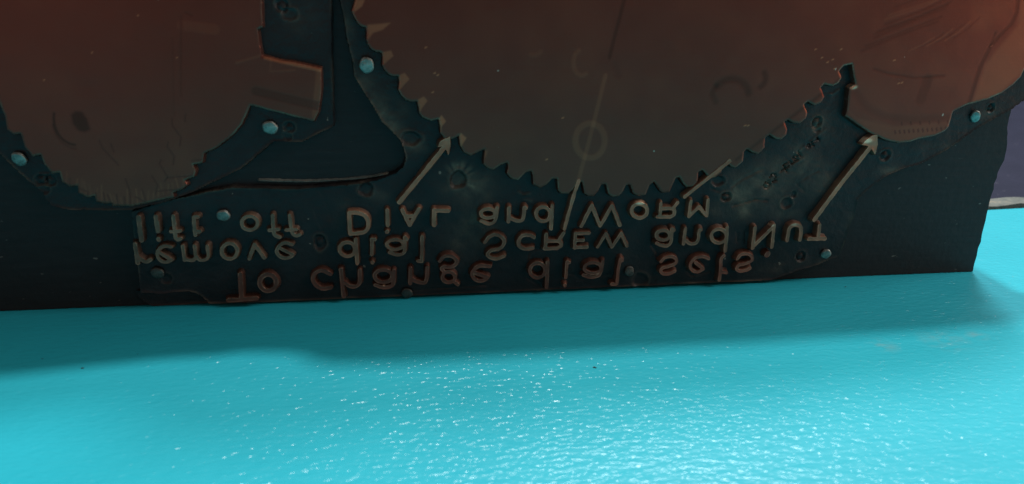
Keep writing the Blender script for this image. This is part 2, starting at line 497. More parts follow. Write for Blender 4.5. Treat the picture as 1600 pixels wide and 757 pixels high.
# punched job number
def stamp(strokes): return [(s, 1.0, .50) for s in strokes]
GROOVES += stamp([
    [(1201, 283), (1196, 285), (1193, 290), (1196, 294), (1201, 293), (1203, 288), (1199, 286)],
    [(1203, 277), (1206, 272), (1211, 272), (1212, 277), (1207, 285), (1213, 282)],
    [(1220, 268), (1226, 263)], [(1224, 258), (1230, 269)], [(1224, 258), (1230, 255)], [(1227, 264), (1232, 260)],
    [(1233, 252), (1237, 257), (1242, 253)], [(1240, 247), (1246, 249), (1246, 244), (1241, 243), (1239, 247), (1243, 252), (1247, 250)], [(1247, 237), (1251, 244)],
    [(1260, 228), (1264, 231), (1266, 227), (1262, 225), (1260, 228)], [(1268, 222), (1271, 228)], [(1276, 215), (1280, 220)], [(1273, 221), (1280, 217)]])

def plate_h(h0, edge_w, seed, use=True):
    def hf(U, V, D):
        H = np.full(U.shape, h0)
        H += 0.00010*vnoise(U, V, 0.012, seed)+0.00006*vnoise(U, V, 0.004, seed+1)+0.000025*vnoise(U, V, 0.0013, seed+2)
        SC = np.zeros(U.shape)
        if use:
            for (x, y, rx, ry, dp, ring) in DENTS:
                c = P([(x, y)], h0)[0]
                rr = np.hypot((U-c[0])/(rx*px), (V-c[1])/(ry*px*1.05)) + 0.12*vnoise(U, V, 0.0012, seed+3)
                if not (rr < 1.6).any(): continue
                H -= dp*0.00060*(1-smooth(rr, 0.72, 1.02))
                H += 0.00010*np.exp(-((rr-1.12)/0.14)**2)
                if ring: H += dp*0.00055*(1-smooth(rr, 0.30, 0.62))
                SC += 0.25*np.exp(-((rr-1.15)/0.15)**2)
            for (x, y, rx, ry, am) in SCRAPES:
                c = P([(x, y)], h0)[0]
                rr = np.hypot((U-c[0])/(rx*px), (V-c[1])/(ry*px))
                SC += 1.5*am*np.exp(-rr**2)*(0.75+0.5*vnoise(U, V, 0.0025, seed+5))
                H += 0.00005*am*np.exp(-rr**2)*vnoise(U, V, 0.0008, seed+6)
            # scratches that radiate from the punched hole
            c = P([(716, 281)], h0)[0]
            a = np.arctan2(V-c[1], U-c[0]); rr = np.hypot(U-c[0], V-c[1])/px
            SC += 0.9*np.exp(-((rr-20)/7)**2)*np.clip(0.4+0.8*vnoise(a*0.004, rr*0.00001, 0.0006, 77), 0, 1)*np.clip(0.6+np.cos(a-0.8), 0, 1)
            for (pts, w, dp) in GROOVES:
                q = P(pts, h0)
                b = 8*px
                m = (U > q[:, 0].min()-b) & (U < q[:, 0].max()+b) & (V > q[:, 1].min()-b) & (V < q[:, 1].max()+b)
                if not m.any(): continue
                d = line_sdf(U[m], V[m], q, 0)
                H[m] -= dp*0.001*np.exp(-(d/(w*px))**2)
                SC[m] += (0.35 if dp < 0 else 0.05)*np.exp(-(d/(1.2*w*px))**2)
        edge = np.exp(-(D/(1.6*px))**2)
        H = H + 0.00013*edge
        H = H - (H+0.0004)*smooth(D, 0.0, edge_w)
        SC = SC + 0.65*np.exp(-((D+0.5*px)/(1.3*px))**2)*np.clip(0.35+0.9*vnoise(U, V, 0.004, seed+9), 0, 1)
        return H, {'scrape': np.clip(SC, 0, 1)}
    return hf

def rough_edge(poly, amp, seed):
    return lambda U, V: poly_sdf(U, V, poly)+amp*vnoise(U, V, 0.0011, seed)+amp*1.2*vnoise(U, V, 0.004, seed+1)

lp = [(-80, 150), (-40, 205), (0, 239.5), (25, 265), (60, 295), (69, 303), (72, 311), (82, 321.5), (107, 327.5), (150, 328.5), (205, 328), (250, 318), (300, 301), (337, 283),
      (360, 271.5), (377, 263.5), (428, 220.5), (472, 221.6), (520.5, 198), (518.5, 100), (517, 0)]
lpp = [tuple(p) for p in P(lp, HP)] + [(-0.0345, 0.069), (-0.060, 0.0700), (-0.100, 0.085), (-0.140, 0.088), (-0.140, 0.050)]
plate_l = relief('metal_plate', rough_edge(lpp, 0.00005, 20), (-0.1405, -0.033, 0.020, 0.0885), 0.00030, plate_h(HP, 0.00035, 10), 0.0007, PLATE, block)
plate_l['label'] = 'smaller dark plate carrying the toothed disc image with its square tab'

cp = [(531.5, 0), (539, 33), (541.5, 55), (551, 95), (553.5, 119), (566, 140), (583, 166), (597, 190), (615, 209), (625.5, 219), (631.5, 233), (634.5, 247), (630.5, 261), (618.5, 271),
      (588, 282.5), (540, 290), (503, 292), (467, 295.5), (420, 294.5), (360, 293.5), (345, 297), (323, 300.5), (270, 312), (228, 324), (206, 331), (208, 352), (211, 380), (216, 415), (219.5, 457.5),
      (235, 457.5), (252, 458.6), (275, 456), (292, 455), (306, 457.5), (317, 465), (326, 474.5), (380, 473), (500, 468), (700, 459.5), (900, 451), (1100, 442.5), (1190, 438.8), (1208, 437), (1242, 424.5),
      (1278, 414), (1297, 405.5), (1309, 402), (1313, 398), (1322, 372), (1326, 356), (1334, 338), (1339.5, 314), (1349, 302), (1366, 287.5), (1387, 274.3), (1411, 264), (1440, 255.5), (1454, 248), (1484, 231.5),
      (1527, 200.5), (1554, 185.5), (1583, 169), (1602, 156), (1622, 136), (1640, 100), (1645, 0)]
cpp = [tuple(p) for p in P(cp, HP)] + [(0.117, 0.0690), (0.104, 0.0800), (0.06, 0.0870), (-0.01, 0.0905), (-0.030, 0.0860), (-0.0338, 0.0760)]
plate_c = relief('metal_plate', rough_edge(cpp, 0.00005, 30), (-0.083, 0.124, 0.0, 0.0910), 0.00030, plate_h(HP, 0.00035, 40), 0.0007, PLATE, block)
plate_c['label'] = 'large dark plate carrying the gear image, arrows and mirrored lettering'
up = [(214, 455), (218, 465), (226, 471.5), (241, 479), (300, 475), (340, 473), (335, 450), (300, 440)]
under = relief('backing_sheet', rough_edge([tuple(p) for p in P(up, 0.0005)], 0.00004, 50), (-0.085, -0.060, 0.0, 0.010), 0.0003, plate_h(0.0006, 0.0003, 55, False), 0.0006, PLATE, block)

# ---- raised halftone images
SHINE = [(1000, 317, 7, 2.5, 1.0), (1353, 219.5, 9, 4, 1.0), (1332, 136, 6, 3, 1.0), (600, 445.5, 1.5, 1.5, .8), (1040, 315.5, 6, 1.5, .5), (1206, 352, 4, 2, .4), (1240, 351, 5, 2, .35)]  # polished spots whose glints are painted in as brighter copper
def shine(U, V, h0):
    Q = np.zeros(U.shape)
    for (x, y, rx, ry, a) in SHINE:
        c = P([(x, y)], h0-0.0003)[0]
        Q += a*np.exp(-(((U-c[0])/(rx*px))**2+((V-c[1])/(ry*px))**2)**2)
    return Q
def image_h(h0, base, tones, polys, seed, sh=0.00045):
    def hf(U, V, D):
        H = np.full(U.shape, h0)+0.00004*vnoise(U, V, 0.02, seed)+0.00001*vnoise(U, V, 0.003, seed+1)
        T = 0.03*vnoise(U, V, 0.015, seed+2)+0.03*vnoise(U, V, 0.004, seed+3)
        for (pts, w, am, soft) in tones:
            q = P(pts, h0); b = (w+4*soft+2)*px
            m = (U > q[:, 0].min()-b) & (U < q[:, 0].max()+b) & (V > q[:, 1].min()-b) & (V < q[:, 1].max()+b)
            if not m.any(): continue
            d = line_sdf(U[m], V[m], q, w*px)
            k = 1-smooth(d, -soft*px, soft*px)
            T[m] += am*k
            H[m] += (0.000008 if am > 0 else -0.000012)*k
        for (pts, am, soft) in polys:
            q = P(pts, h0); b = (4*soft+2)*px
            m = (U > q[:, 0].min()-b) & (U < q[:, 0].max()+b) & (V > q[:, 1].min()-b) & (V < q[:, 1].max()+b)
            if not m.any(): continue
            d = poly_sdf(U[m], V[m], q)
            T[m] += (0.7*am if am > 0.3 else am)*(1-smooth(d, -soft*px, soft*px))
        E = 0.45*np.exp(-((D+1.0*px)/(0.9*px))**2)*np.clip(0.35+0.8*vnoise(U, V, 0.003, seed+4), 0, 1)
        H = H-0.00010*smooth(D, -1.8*px, 0)
        H = H-(h0-base)*smooth(D, 0.0, sh)
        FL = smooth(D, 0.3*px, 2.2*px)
        Q = shine(U, V, h0)
        return H, {'tone': np.clip(T, -1, 1), 'edge': E, 'flank': FL*(1-np.clip(Q, 0, 1)), 'shine': Q}
    return hf

gear = [(556, -8), (555.7, 0), (549.5, 18), (553, 26), (559, 37), (565, 41.5), (572, 43), (573, 50), (572.3, 62), (574, 69), (579.5, 77), (587, 81), (596, 82.5), (598, 90), (597.3, 102), (601, 109.5), (608, 117.5), (614, 119.5), (622, 119.5),
        (624, 128), (622.3, 141), (627, 150), (634, 157), (642, 159), (651.5, 158.5), (654, 168), (655.3, 177), (661, 185), (673, 189.5), (685, 186.5), (688, 198), (688, 209), (694.5, 217), (706.5, 217.5), (717.5, 211.5), (719, 227.5), (725, 239), (735.5, 244), (749, 237), (757.5, 233.5),
        (757, 245), (755.6, 257), (762, 263.2), (770.4, 265.6), (782, 258.5), (793, 254), (794, 262), (792.2, 271.6), (799, 280), (809.6, 282), (822, 270), (830, 267.5), (833, 278), (833.5, 289), (844, 294.5), (853.5, 289.5), (863, 279.5), (870.5, 280), (872, 297.5),
        (875.7, 303), (888.8, 303), (896, 296), (903, 285), (910, 284.5), (913, 303.5), (918.5, 307), (928, 307), (934, 299), (940, 288.3), (947, 288.3), (950.6, 303.5), (956.5, 308), (967, 307), (973, 300), (978, 289.5), (985, 289), (990, 303.5), (997, 306.5), (1008.8, 305), (1014.8, 290), (1022, 284.5),
        (1027, 291), (1031, 298), (1036, 301.8), (1046, 300.8), (1050, 292), (1055.7, 279), (1061.6, 277), (1067.6, 288), (1073, 293), (1083, 291.8), (1090, 284.6), (1091.3, 269.5), (1097.3, 266), (1103, 271.6), (1108, 279.5), (1118.5, 277.5), (1127, 270), (1129.5, 258.5), (1136.5, 255), (1143.7, 261.5),
        (1150, 262.5), (1161, 252.5), (1162.7, 237.5), (1167.4, 233.5), (1177, 239.5), (1185, 241), (1194.8, 231), (1195.5, 216), (1202, 211.3), (1211.3, 217), (1221, 218.7), (1229, 211.3), (1230.3, 202), (1226, 191), (1231.6, 187.5), (1240, 192.5), (1250.6, 193), (1260, 185), (1261.8, 176.8),
        (1256.5, 163.7), (1262.5, 159), (1273, 165), (1282.7, 161), (1288.6, 152), (1282.7, 137.6), (1287.5, 131.6), (1301.7, 135), (1310, 130.4), (1315.5, 122), (1311.2, 111.4), (1318.4, 103), (1331, 100.5), (1333.5, 116), (1336.5, 132), (1327.5, 138), (1325.5, 155), (1324, 173), (1321.6, 181.6), (1339.5, 194.6), (1361, 209),
        (1384.6, 219.5), (1403.7, 223.5), (1423, 222), (1435, 217.5), (1461, 212.5), (1477, 205), (1482.5, 198.5), (1486, 186), (1489.8, 174), (1513, 163.5), (1542, 156), (1565, 146), (1583, 133), (1595, 121), (1605, 100), (1612, 60), (1615, 0), (1612, -20)]
gp = [tuple(p) for p in P(gear, HI)] + [(0.109, 0.0725), (0.09, 0.0800), (0.04, 0.0840), (-0.005, 0.0860), (-0.026, 0.0835), (-0.0305, 0.0740)]
def ellipse_px(cx, cy, rx, ry, a0=0, a1=360, n=28):
    return [(cx+rx*math.cos(math.radians(a)), cy+ry*math.sin(math.radians(a))) for a in np.linspace(a0, a1, n)]
g_tones = [(ellipse_px(922, 220, 23, 27), 4.5, .17, 1.8), ([(975, 0), (952, 90)], 2.5, -.40, 2), ([(946, 118), (921, 218), (903, 285)], 3.0, .16, 1.4), ([(903, 285), (900, 297)], 4, .2, 1.5),
           (ellipse_px(909, 98, 13, 20, 60, 250), 3, .13, 2), (ellipse_px(835, 78, 10, 8, 20, 120), 3, .10, 2), ([(960, 100), (966, 118)], 4, -.10, 4),
           ([(1118, 160), (1112, 147), (1118, 134)], 4, -.28, 3), (ellipse_px(1143, 148, 26, 24, 215, 355), 5, -.36, 4), (ellipse_px(1180, 122, 16, 16, -30, 60), 4, -.40, 3), ([(1325, 115), (1260, 165), (1150, 250)], 2.6, -.34, 2.5), ([(1130, 262), (1068, 310)], 3, .5, 1.5),
           ([(1365, 108), (1390, 116), (1430, 122), (1475, 119)], 1.5, -.35, 2), ([(1448, 125), (1438, 155)], 8, -.22, 3), ([(1337, 145), (1352, 168), (1380, 182), (1420, 188), (1480, 184)], 5, -.16, 4),
           ([(1590, 0), (1588, 20), (1580, 38), (1560, 58), (1546, 75), (1531, 105), (1523, 130), (1514, 160)], 3.2, -.34, 1.5), ([(1555, 52), (1546, 73)], 2.0, -.3, 1.5)]
for k in range(9):
    x0 = 1350+6*k; y0 = 78-8*k+random.uniform(-4, 4)
    g_tones.append(([(x0+random.uniform(-8, 8), y0), (1400+8*k, y0-22), (1465+5*k, y0-46)], 1.2, random.choice([-.28, -.22, .16]), 2.5))
for k in range(6):
    x0 = 1420+14*k
    g_tones.append(([(x0, 80-4*k), (x0+22, 70-5*k), (x0+40, 58-6*k)], 1.0, random.choice([.2, .14, -.2]), 1.5))
for k in range(12):
    a = 1398+7.2*k; g_tones.append(([(a, 205-0.5*k), (a+1.0, 209-0.5*k)], 0.9, -.6, 0.8))
    if k % 2: g_tones.append(([(a+3, 192-0.3*k), (a+4, 196-0.3*k)], 0.9, -.5, 0.8))
for (x, y) in ((1273, 78), (1283, 91), (1292, 98), (1300, 94), (1313, 78), (1303, 108), (1396, 95), (1403, 131), (1408, 130), (664, 75), (678, 115), (683, 118), (675, 145), (1163, 197), (1168, 197), (1548, 73), (878, 185), (853, 250)):
    g_tones.append(([(x, y), (x+2.5, y-1)], 0.8, .9, 0.7))
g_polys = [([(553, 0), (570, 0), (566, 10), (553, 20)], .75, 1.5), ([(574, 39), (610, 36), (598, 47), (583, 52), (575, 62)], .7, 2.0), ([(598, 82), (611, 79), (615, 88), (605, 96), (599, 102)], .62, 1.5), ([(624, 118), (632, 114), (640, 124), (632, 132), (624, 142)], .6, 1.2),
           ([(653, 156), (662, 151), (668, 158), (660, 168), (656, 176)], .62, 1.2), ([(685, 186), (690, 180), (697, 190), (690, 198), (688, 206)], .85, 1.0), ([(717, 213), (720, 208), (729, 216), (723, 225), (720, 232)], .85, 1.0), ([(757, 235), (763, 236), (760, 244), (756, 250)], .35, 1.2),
           ([(1324, 173), (1340, 186), (1400, 198), (1490, 186), (1484, 204), (1403, 223), (1360, 209)], .10, 3), ([(1520, 0), (1582, 0), (1575, 30), (1540, 50), (1515, 45)], .10, 14), ([(1596, 0), (1620, 0), (1600, 110), (1560, 148), (1520, 160), (1540, 100), (1590, 40)], .22, 5)]
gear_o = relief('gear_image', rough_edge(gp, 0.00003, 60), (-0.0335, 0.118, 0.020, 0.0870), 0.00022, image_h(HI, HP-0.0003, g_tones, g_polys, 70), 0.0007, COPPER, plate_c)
gear_o['label'] = 'raised brown copper image of a big toothed gear wheel beside a worm'

left = [(-30, -8), (-30, 40), (-20, 100), (-5, 150), (5, 177), (8, 184), (10.7, 203), (21, 211), (32, 209), (39, 231), (51, 245.5), (63, 242), (69, 257.5), (81, 271.8), (93, 270), (97, 285), (109, 292.7), (121, 290.3), (122.5, 302.5), (137, 309.8), (147.5, 306.5), (150, 316), (164, 319.3), (173.5, 318), (176, 322.5),
        (200, 322), (206, 323), (235, 316.5), (272.5, 308.5), (270.5, 301.5), (284.5, 296.7), (293, 289.6), (288.2, 282.5), (303.7, 276.5), (306, 268), (301.5, 257.5), (316.5, 255), (319, 239.7), (337, 232.5), (356, 218.3), (368, 207), (378, 195), (391, 165), (431, 175.7), (491, 190.4), (498, 175.7), (502.7, 140),
        (502.7, 133), (502, 107), (455, 97.5), (438.5, 96.3), (419.5, 90.4), (408.8, 88), (405.2, 66.6), (402.8, 46.4), (410.7, 42.8), (408.8, 0), (408.5, -8)]
lpi = [tuple(p) for p in P(left, HI)] + [(-0.0515, 0.0680), (-0.062, 0.0690), (-0.085, 0.0790), (-0.115, 0.0820)]
l_tones = [(ellipse_px(120, 185, 36, 42, 95, 190), 1.6, -.6, 1.2), (ellipse_px(122, 187, 40, 46, 95, 170), 1.0, -.35, 1.0), ([(400, 143), (450, 155), (497, 166)], 6, -.30, 1.5), ([(405, 88), (370, 98)], 1.5, .18, 2),
           ([(290, 20), (300, 25)], 1, -.3, 1), ([(285, 40), (335, 46)], 7, .10, 2), ([(283, 25), (283, 150)], 1.0, -.25, 2), ([(270, 60), (272, 180)], 1.0, -.14, 2),
           ([(425, 75), (422, 112), (460, 110)], 1.0, .15, 1.5), ([(436, 45), (460, 60)], 1, .1, 1)]
for pts in ([(269, 185), (269, 196), (283, 215), (281, 228)], [(290, 178), (289, 190)], [(263, 222), (261, 230), (272, 244), (271, 257)], [(252, 250), (249, 256), (262, 277), (257, 284)], [(237, 275), (246, 290), (243, 303)], [(221, 295), (228, 314)], [(196, 280), (203, 300), (204, 320)],
            [(155, 220), (160, 232), (185, 258)], [(173, 225), (178, 238)], [(261, 278), (303, 275)], [(247, 299), (287, 296)], [(300, 251), (316, 250)], [(168, 305), (174, 318)], [(182, 304), (184, 322)], [(194, 308), (196, 322)], [(212, 308), (226, 316)], [(122, 294), (137, 300), (137, 309)], [(150, 302), (151, 316)], [(162, 302), (164, 318)], [(109, 280), (110, 291)]):
    l_tones.append((pts, 0.7, -.45, 0.9))
for k in range(26):
    a = 95+8*k; yb = 284+38*math.sin(min(1, (a-90)/110)*math.pi/2)-max(0, a-215)*0.38
    q = random.uniform(8, 24); dx = random.uniform(-6, 2)
    l_tones.append(([(a, yb-3), (a+dx, yb-3-q)], random.uniform(.5, 1.0), random.uniform(.10, .26), 1.0))
for (x, y) in ((143, 83), (276, 91), (68, 126), (215, 25)):
    l_tones.append(([(x, y), (x+1.5, y-1)], 0.7, .9, 0.6))
l_polys = [([(111, 180), (118, 174), (128, 175), (136, 186), (141, 203), (132, 207), (122, 204), (114, 194)], -.6, 2.5), ([(412, 88), (455, 97), (502, 107), (502, 113), (455, 103), (412, 93)], .7, 1.0), ([(494, 110), (502, 108), (502, 140), (497, 178), (490, 189), (487, 180)], .18, 1.5)]
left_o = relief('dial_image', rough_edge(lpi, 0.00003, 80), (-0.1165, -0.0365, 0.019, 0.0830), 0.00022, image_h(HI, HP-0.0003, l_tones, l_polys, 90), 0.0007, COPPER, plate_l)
left_o['label'] = 'raised brown copper image of a toothed disc with a square tab'

# ---- letters (the face is a mirror image standing on its head, as on the real block)
HT = 0.0031
LET = []
def L(strokes, w=3.3, tone=0.0): LET.append((strokes, w, tone))
def el(cx, cy, rx, ry, a0=0, a1=360): return ('c', ellipse_px(cx, cy, rx, ry, a0, a1, 22))
def cu(*p): return ('c', [tuple(q) for q in catmull(p, 5)])
def ln(*p): return ('c', list(p))
# lift off
L([ln((216.4, 340), (221, 376))], 3.8, -.15)
L([ln((243.5, 339), (246.8, 362)), ln((247.4, 374), (247.9, 375))], 3.5, -.1)
L([cu((270.6, 338), (272.5, 358), (274, 370), (277, 375), (282, 373.5)), ln((267, 362.3), (281.5, 361.5))], 3.1, .1)
L([ln((302.5, 340), (304.9, 368)), ln((303, 339.5), (309, 339.5)), ln((305, 363), (312, 362.2))], 3.1, .1)
L([el(390, 349.2, 12.6, 10.8)], 3.0, .25)
L([cu((425.9, 337), (427.2, 359), (429.8, 368), (437, 371.2)), ln((420.5, 360.3), (435, 359))], 3.0, .2)
L([cu((452.5, 337), (455, 358), (457.6, 365.5), (463, 369), (468, 367.5)), ln((447, 360), (463, 359))], 3.0, .2)
# DiAL and WoRM
L([ln((545.3, 333.5), (547, 366)), cu((545.4, 333), (559.2, 333), (570.5, 338), (575.6, 349), (573.2, 359.4), (565, 364.3), (548, 366))], 3.3, .3)
L([ln((605, 329), (605.8, 352.5)), ln((604.9, 362), (604.5, 362.8))], 3.3, .25)
L([ln((628.5, 328.5), (640, 352.5), (654.5, 327)), ln((635, 338.6), (648, 337.8))], 3.3, .3)
L([ln((678.2, 329), (678.2, 352.5)), ln((678.2, 329.5), (700, 330))], 3.5, .35)
L([el(762.5, 334, 11.4, 7.2), cu((776.5, 325), (774.5, 342), (770.5, 348.2), (763.2, 350), (752, 345.8))], 3.2, .2)
L([ln((795.2, 325), (794.5, 346.8)), cu((796.6, 341), (806.8, 345.4), (815, 345), (818.2, 338), (819, 325), (822, 326))], 3.1, .2)
L([el(848.5, 335, 11, 11.4), ln((862.8, 322), (861, 358))], 3.2, .2)
L([ln((908, 354), (924.8, 322), (938, 353.5), (956, 322), (968.5, 352.5))], 3.2, .2)
L([el(999.2, 330, 12.2, 11)], 3.3, .3)
L([ln((1032.6, 318), (1031, 339)), ln((1027, 339.4), (1047, 339.4)), cu((1047, 339.4), (1052.8, 336), (1053.5, 329), (1047, 326), (1031.8, 326.6)), ln((1051, 326.5), (1058.8, 317.5))], 3.1, .3)
L([ln((1076.6, 338.5), (1079.6, 315)), ln((1077, 338), (1092.3, 323.5), (1103.5, 337)), ln((1104.6, 337.3), (1106.6, 313))], 3.1, .25)
# remove dial ScREW and NuT
L([ln((210.8, 382), (215.3, 411.5)), cu((216, 402), (224, 408), (230, 409), (234.5, 406.5))], 3.4, 0)
E_ = lambda *p: L([cu(*p[:-1]), ln(p[-2], p[-1])], 2.9, .05)
E_((267, 386.5), (260, 385), (252, 387), (246.3, 393), (246, 400), (249.5, 406.5), (256, 410), (263, 409.5), (268, 406.5), (249.5, 395.5))
L([ln((285.4, 385), (288.6, 407.3)), ln((304, 385), (306.2, 404)), cu((289, 405), (297, 407.5), (303, 406.5), (306.3, 402)), cu((323.7, 385), (325, 401), (320, 406.5), (312, 406.5), (307, 402))], 2.8, .05)
L([el(358.5, 393, 12.2, 12.2)], 3.1, .15)
L([ln((389.3, 404.8), (397.5, 382.5), (412.8, 403.5))], 3.0, .15)
L([cu((456, 382.5), (446, 380), (437, 384), (432.4, 391.9), (435.5, 399.4), (444.4, 403.8), (453.6, 402), (457.5, 398.5)), ln((457.5, 398.5), (437.5, 388.5))], 3.0, .15)
L([el(542.5, 390, 12.2, 11), ln((555.8, 374.5), (558.3, 412.5))], 3.1, .15)
L([ln((581, 374.5), (580.8, 398.4)), ln((581, 375), (585.5, 374.5)), ln((581.6, 409.5), (582, 411))], 3.0, .1)
L([el(617.4, 382.5, 13.2, 7.6), cu((632.5, 371.5), (632.5, 390.4), (629, 396.8), (620.3, 398.6), (609, 395)), ln((633, 372.5), (635.5, 374.5))], 3.0, .1)
L([ln((659.5, 370), (658.8, 407.8)), ln((653, 408.2), (659, 409.4))], 2.9, .05)
L([cu((757.3, 379.4), (764.7, 370.4), (774.8, 367), (786, 373), (787.3, 381.2), (780.6, 388.8), (768, 391.4), (762.3, 397.2), (765, 402.4), (776.3, 404.6), (787.4, 400.6))], 3.2, 0)
L([cu((834.6, 371.3), (827.2, 367.7), (816, 369), (810.3, 376.9), (811.8, 385.2), (819.9, 389.4), (832.5, 388.2))], 3.2, 0)
L([ln((853.6, 367), (852.2, 389)), ln((850.5, 389), (871, 388.3)), cu((871, 388.3), (876.8, 384), (875, 378.4), (868, 377), (853.6, 377.3)), ln((872.5, 377), (880.8, 364.5))], 3.1, 0)
L([ln((899.4, 364.5), (898, 387.7)), ln((899.4, 365.3), (920.5, 365)), ln((898.7, 376), (911, 376)), ln((898, 387), (917, 386.6))], 3.0, .05)
L([ln((934, 386.4), (946.6, 365.5), (956, 386.4), (970.6, 365.5), (979.6, 385))], 2.9, -.02)
L([el(1036.1, 368, 10.6, 7.8), cu((1049.6, 359), (1048.7, 377.4), (1043.4, 384), (1035.5, 384), (1026, 380.6)), ln((1049.6, 358.5), (1053, 360))], 3.2, .1)
L([ln((1071, 357.5), (1068, 381.6)), cu((1072.5, 376.6), (1079, 381.6), (1087.6, 380), (1091.2, 373), (1092.8, 360), (1095.5, 359.5))], 3.0, .1)
L([el(1123.3, 369.2, 11.8, 11), ln((1136.4, 356), (1133.3, 392.8))], 3.2, .1)
L([ln((1179.8, 356), (1176, 388)), ln((1176.6, 386), (1209.4, 353.6)), ln((1209.5, 352.8), (1206.2, 386.4))], 3.2, .15)
L([cu((1229.8, 376.2), (1233, 358.6), (1239.5, 352.5), (1248.5, 353), (1252, 360), (1249.7, 375.5))], 3.5, .15)
L([ln((1280.8, 352.5), (1278.4, 372)), ln((1264.3, 374), (1289, 373.3))], 3.5, .25)
# To change dial sets. Negative tones tint most letters darker, as painted shade
L([ln((375, 429), (377, 465)), ln((357, 470.0), (401, 466.8))], 3.8, -.55)
L([el(418.6, 442.2, 13, 13)], 4.0, -.5)
L([cu((516.3, 429), (503.8, 423.1), (492.6, 427.4), (489, 436.4), (493.6, 446.5), (503.8, 451.6), (516.3, 450))], 3.5, -.38)
L([ln((532.5, 422), (537, 463.5)), cu((562, 423), (562, 440), (557, 447.6), (546.6, 447.8), (538.6, 442.3))], 3.4, -.34)
L([el(598.9, 432, 13.8, 9.8), cu((615.4, 423), (614.8, 441.6), (610.4, 447.8), (599, 449.4), (586.3, 446))], 3.2, -.3)
L([ln((641.4, 420), (640.9, 443.6)), cu((642, 436), (651, 440.4), (660.6, 442.4), (666, 438.5), (667.4, 418))], 3.2, -.28)
L([cu((687, 408.5), (692.5, 402.2), (703.2, 400), (713, 406.4), (711.8, 414), (702, 418), (693.7, 417.2), (690, 420.5), (693, 424.5)), el(700.9, 433.6, 10, 8.6), ln((710, 441), (715.3, 445))], 3.1, -.24)
L([cu((765.6, 416.8), (751, 415.5), (743, 419.6), (737.8, 427.6), (740.6, 435.4), (748.4, 439.4), (757.6, 437.7), (762, 434)), ln((762, 434), (742, 427))], 3.3, -.25)
L([el(840, 423, 12, 11.4), ln((855.6, 410), (854, 449.5))], 3.3, -.35)
L([ln((886, 409.5), (884, 434)), ln((886, 409.8), (889.6, 411)), ln((882.7, 445.6), (882.9, 447))], 2.9, 0)
L([el(926.3, 419.2, 13, 8.4), cu((941.6, 409), (938.6, 425.7), (932.5, 432.4), (921.3, 433.2), (911.8, 430.6))], 3.2, -.32)
L([cu((969.2, 405), (966.5, 420), (964, 443.8)), ln((970, 404.5), (972.5, 407.5)), ln((956, 444.6), (963, 444.4))], 2.9, -.02)
L([cu((1032.8, 409.4), (1039, 403.3), (1050, 401.4), (1057, 406.4), (1054.6, 412.6), (1044.6, 416.8), (1035.4, 419.4), (1032.2, 424), (1036.6, 428.2), (1046, 428.2), (1054, 424.4))], 3.0, -.02)
L([cu((1107.4, 404.8), (1098.3, 401.4), (1086.4, 404), (1079, 413), (1081, 422), (1090, 425.4), (1098.8, 421)), ln((1098.8, 421), (1087, 410.4))], 3.0, -.02)
L([cu((1131, 400.5), (1127, 405.4), (1126, 423), (1123.9, 438)), ln((1126, 425.6), (1135, 426.8))], 3.0, -.05)
L([cu((1151.8, 405), (1157.4, 398.7), (1168.4, 397.3), (1175.4, 402.4), (1173.6, 408.5), (1164.3, 412.8), (1155, 414.8), (1151.2, 419.9), (1155, 424), (1164.3, 423.4), (1172.2, 419.7))], 3.0, .12)
L([ln((1198.6, 398.5), (1199.8, 396.8))], 5.2, -.35)

def raised(name, strokes, w, tone, mat, parent, h0=HT, step=0.000115, sh=3.4, seed=0, poly=None, dish=0.00003, base=None):
    base = HP if base is None else base
    segs = [P(s[1], h0) for s in strokes]
    allp = np.concatenate(segs + ([P(poly, h0)] if poly else []))
    mg = (w+sh+2.5)*px
    b = (allp[:, 0].min()-mg, allp[:, 0].max()+mg, allp[:, 1].min()-mg, allp[:, 1].max()+mg)
    pp = P(poly, h0) if poly else None
    def sd(U, V):
        d = np.full(U.shape, 1e9)
        for s in segs: d = np.minimum(d, line_sdf(U, V, s, w*px*0.86))
        if pp is not None: d = np.minimum(d, poly_sdf(U, V, pp))
        return d+0.000055*vnoise(U, V, 0.0009, 200+seed % 7)+0.00003*vnoise(U, V, 0.0004, 210+seed % 5)
    def hf(U, V, D):
        H = np.full(U.shape, h0)+0.00004*vnoise(U, V, 0.0012, 220+seed % 3)-dish*(1-np.exp(-(np.minimum(D, 0)/(1.4*px))**2))
        # etched shoulder: wider on the side that was the printing top edge
        SH = sh*px*(1.0+0.35*vnoise(U, V, 0.002, 230))
        t = np.clip(D/SH, 0, 1)
        H = H-(h0-base+0.00035)*(t**0.62)
        E = 0.7*np.exp(-((D+0.6*px)/(0.6*px))**2)*np.clip(0.25+1.1*vnoise(U, V, 0.0011, 240+seed % 4), 0, 1)
        T = tone+0.20*vnoise(U, V, 0.002, 250)
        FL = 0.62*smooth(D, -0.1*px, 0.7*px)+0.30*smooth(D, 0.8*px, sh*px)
        Q = shine(U, V, h0)
        return H, {'tone': np.clip(T, -1, 1), 'edge': E, 'flank': FL*(1-np.clip(Q, 0, 1)), 'shine': Q}
    return relief(name, sd, b, step, hf, sh*px*1.05, mat, parent)
for i, (st, w, tone) in enumerate(LET):
    raised('letter', st, w, tone, TYPE_RED if i >= 39 else (TYPE_OLIVE if i < 7 or 18 <= i < 24 else TYPE), plate_c, seed=i)

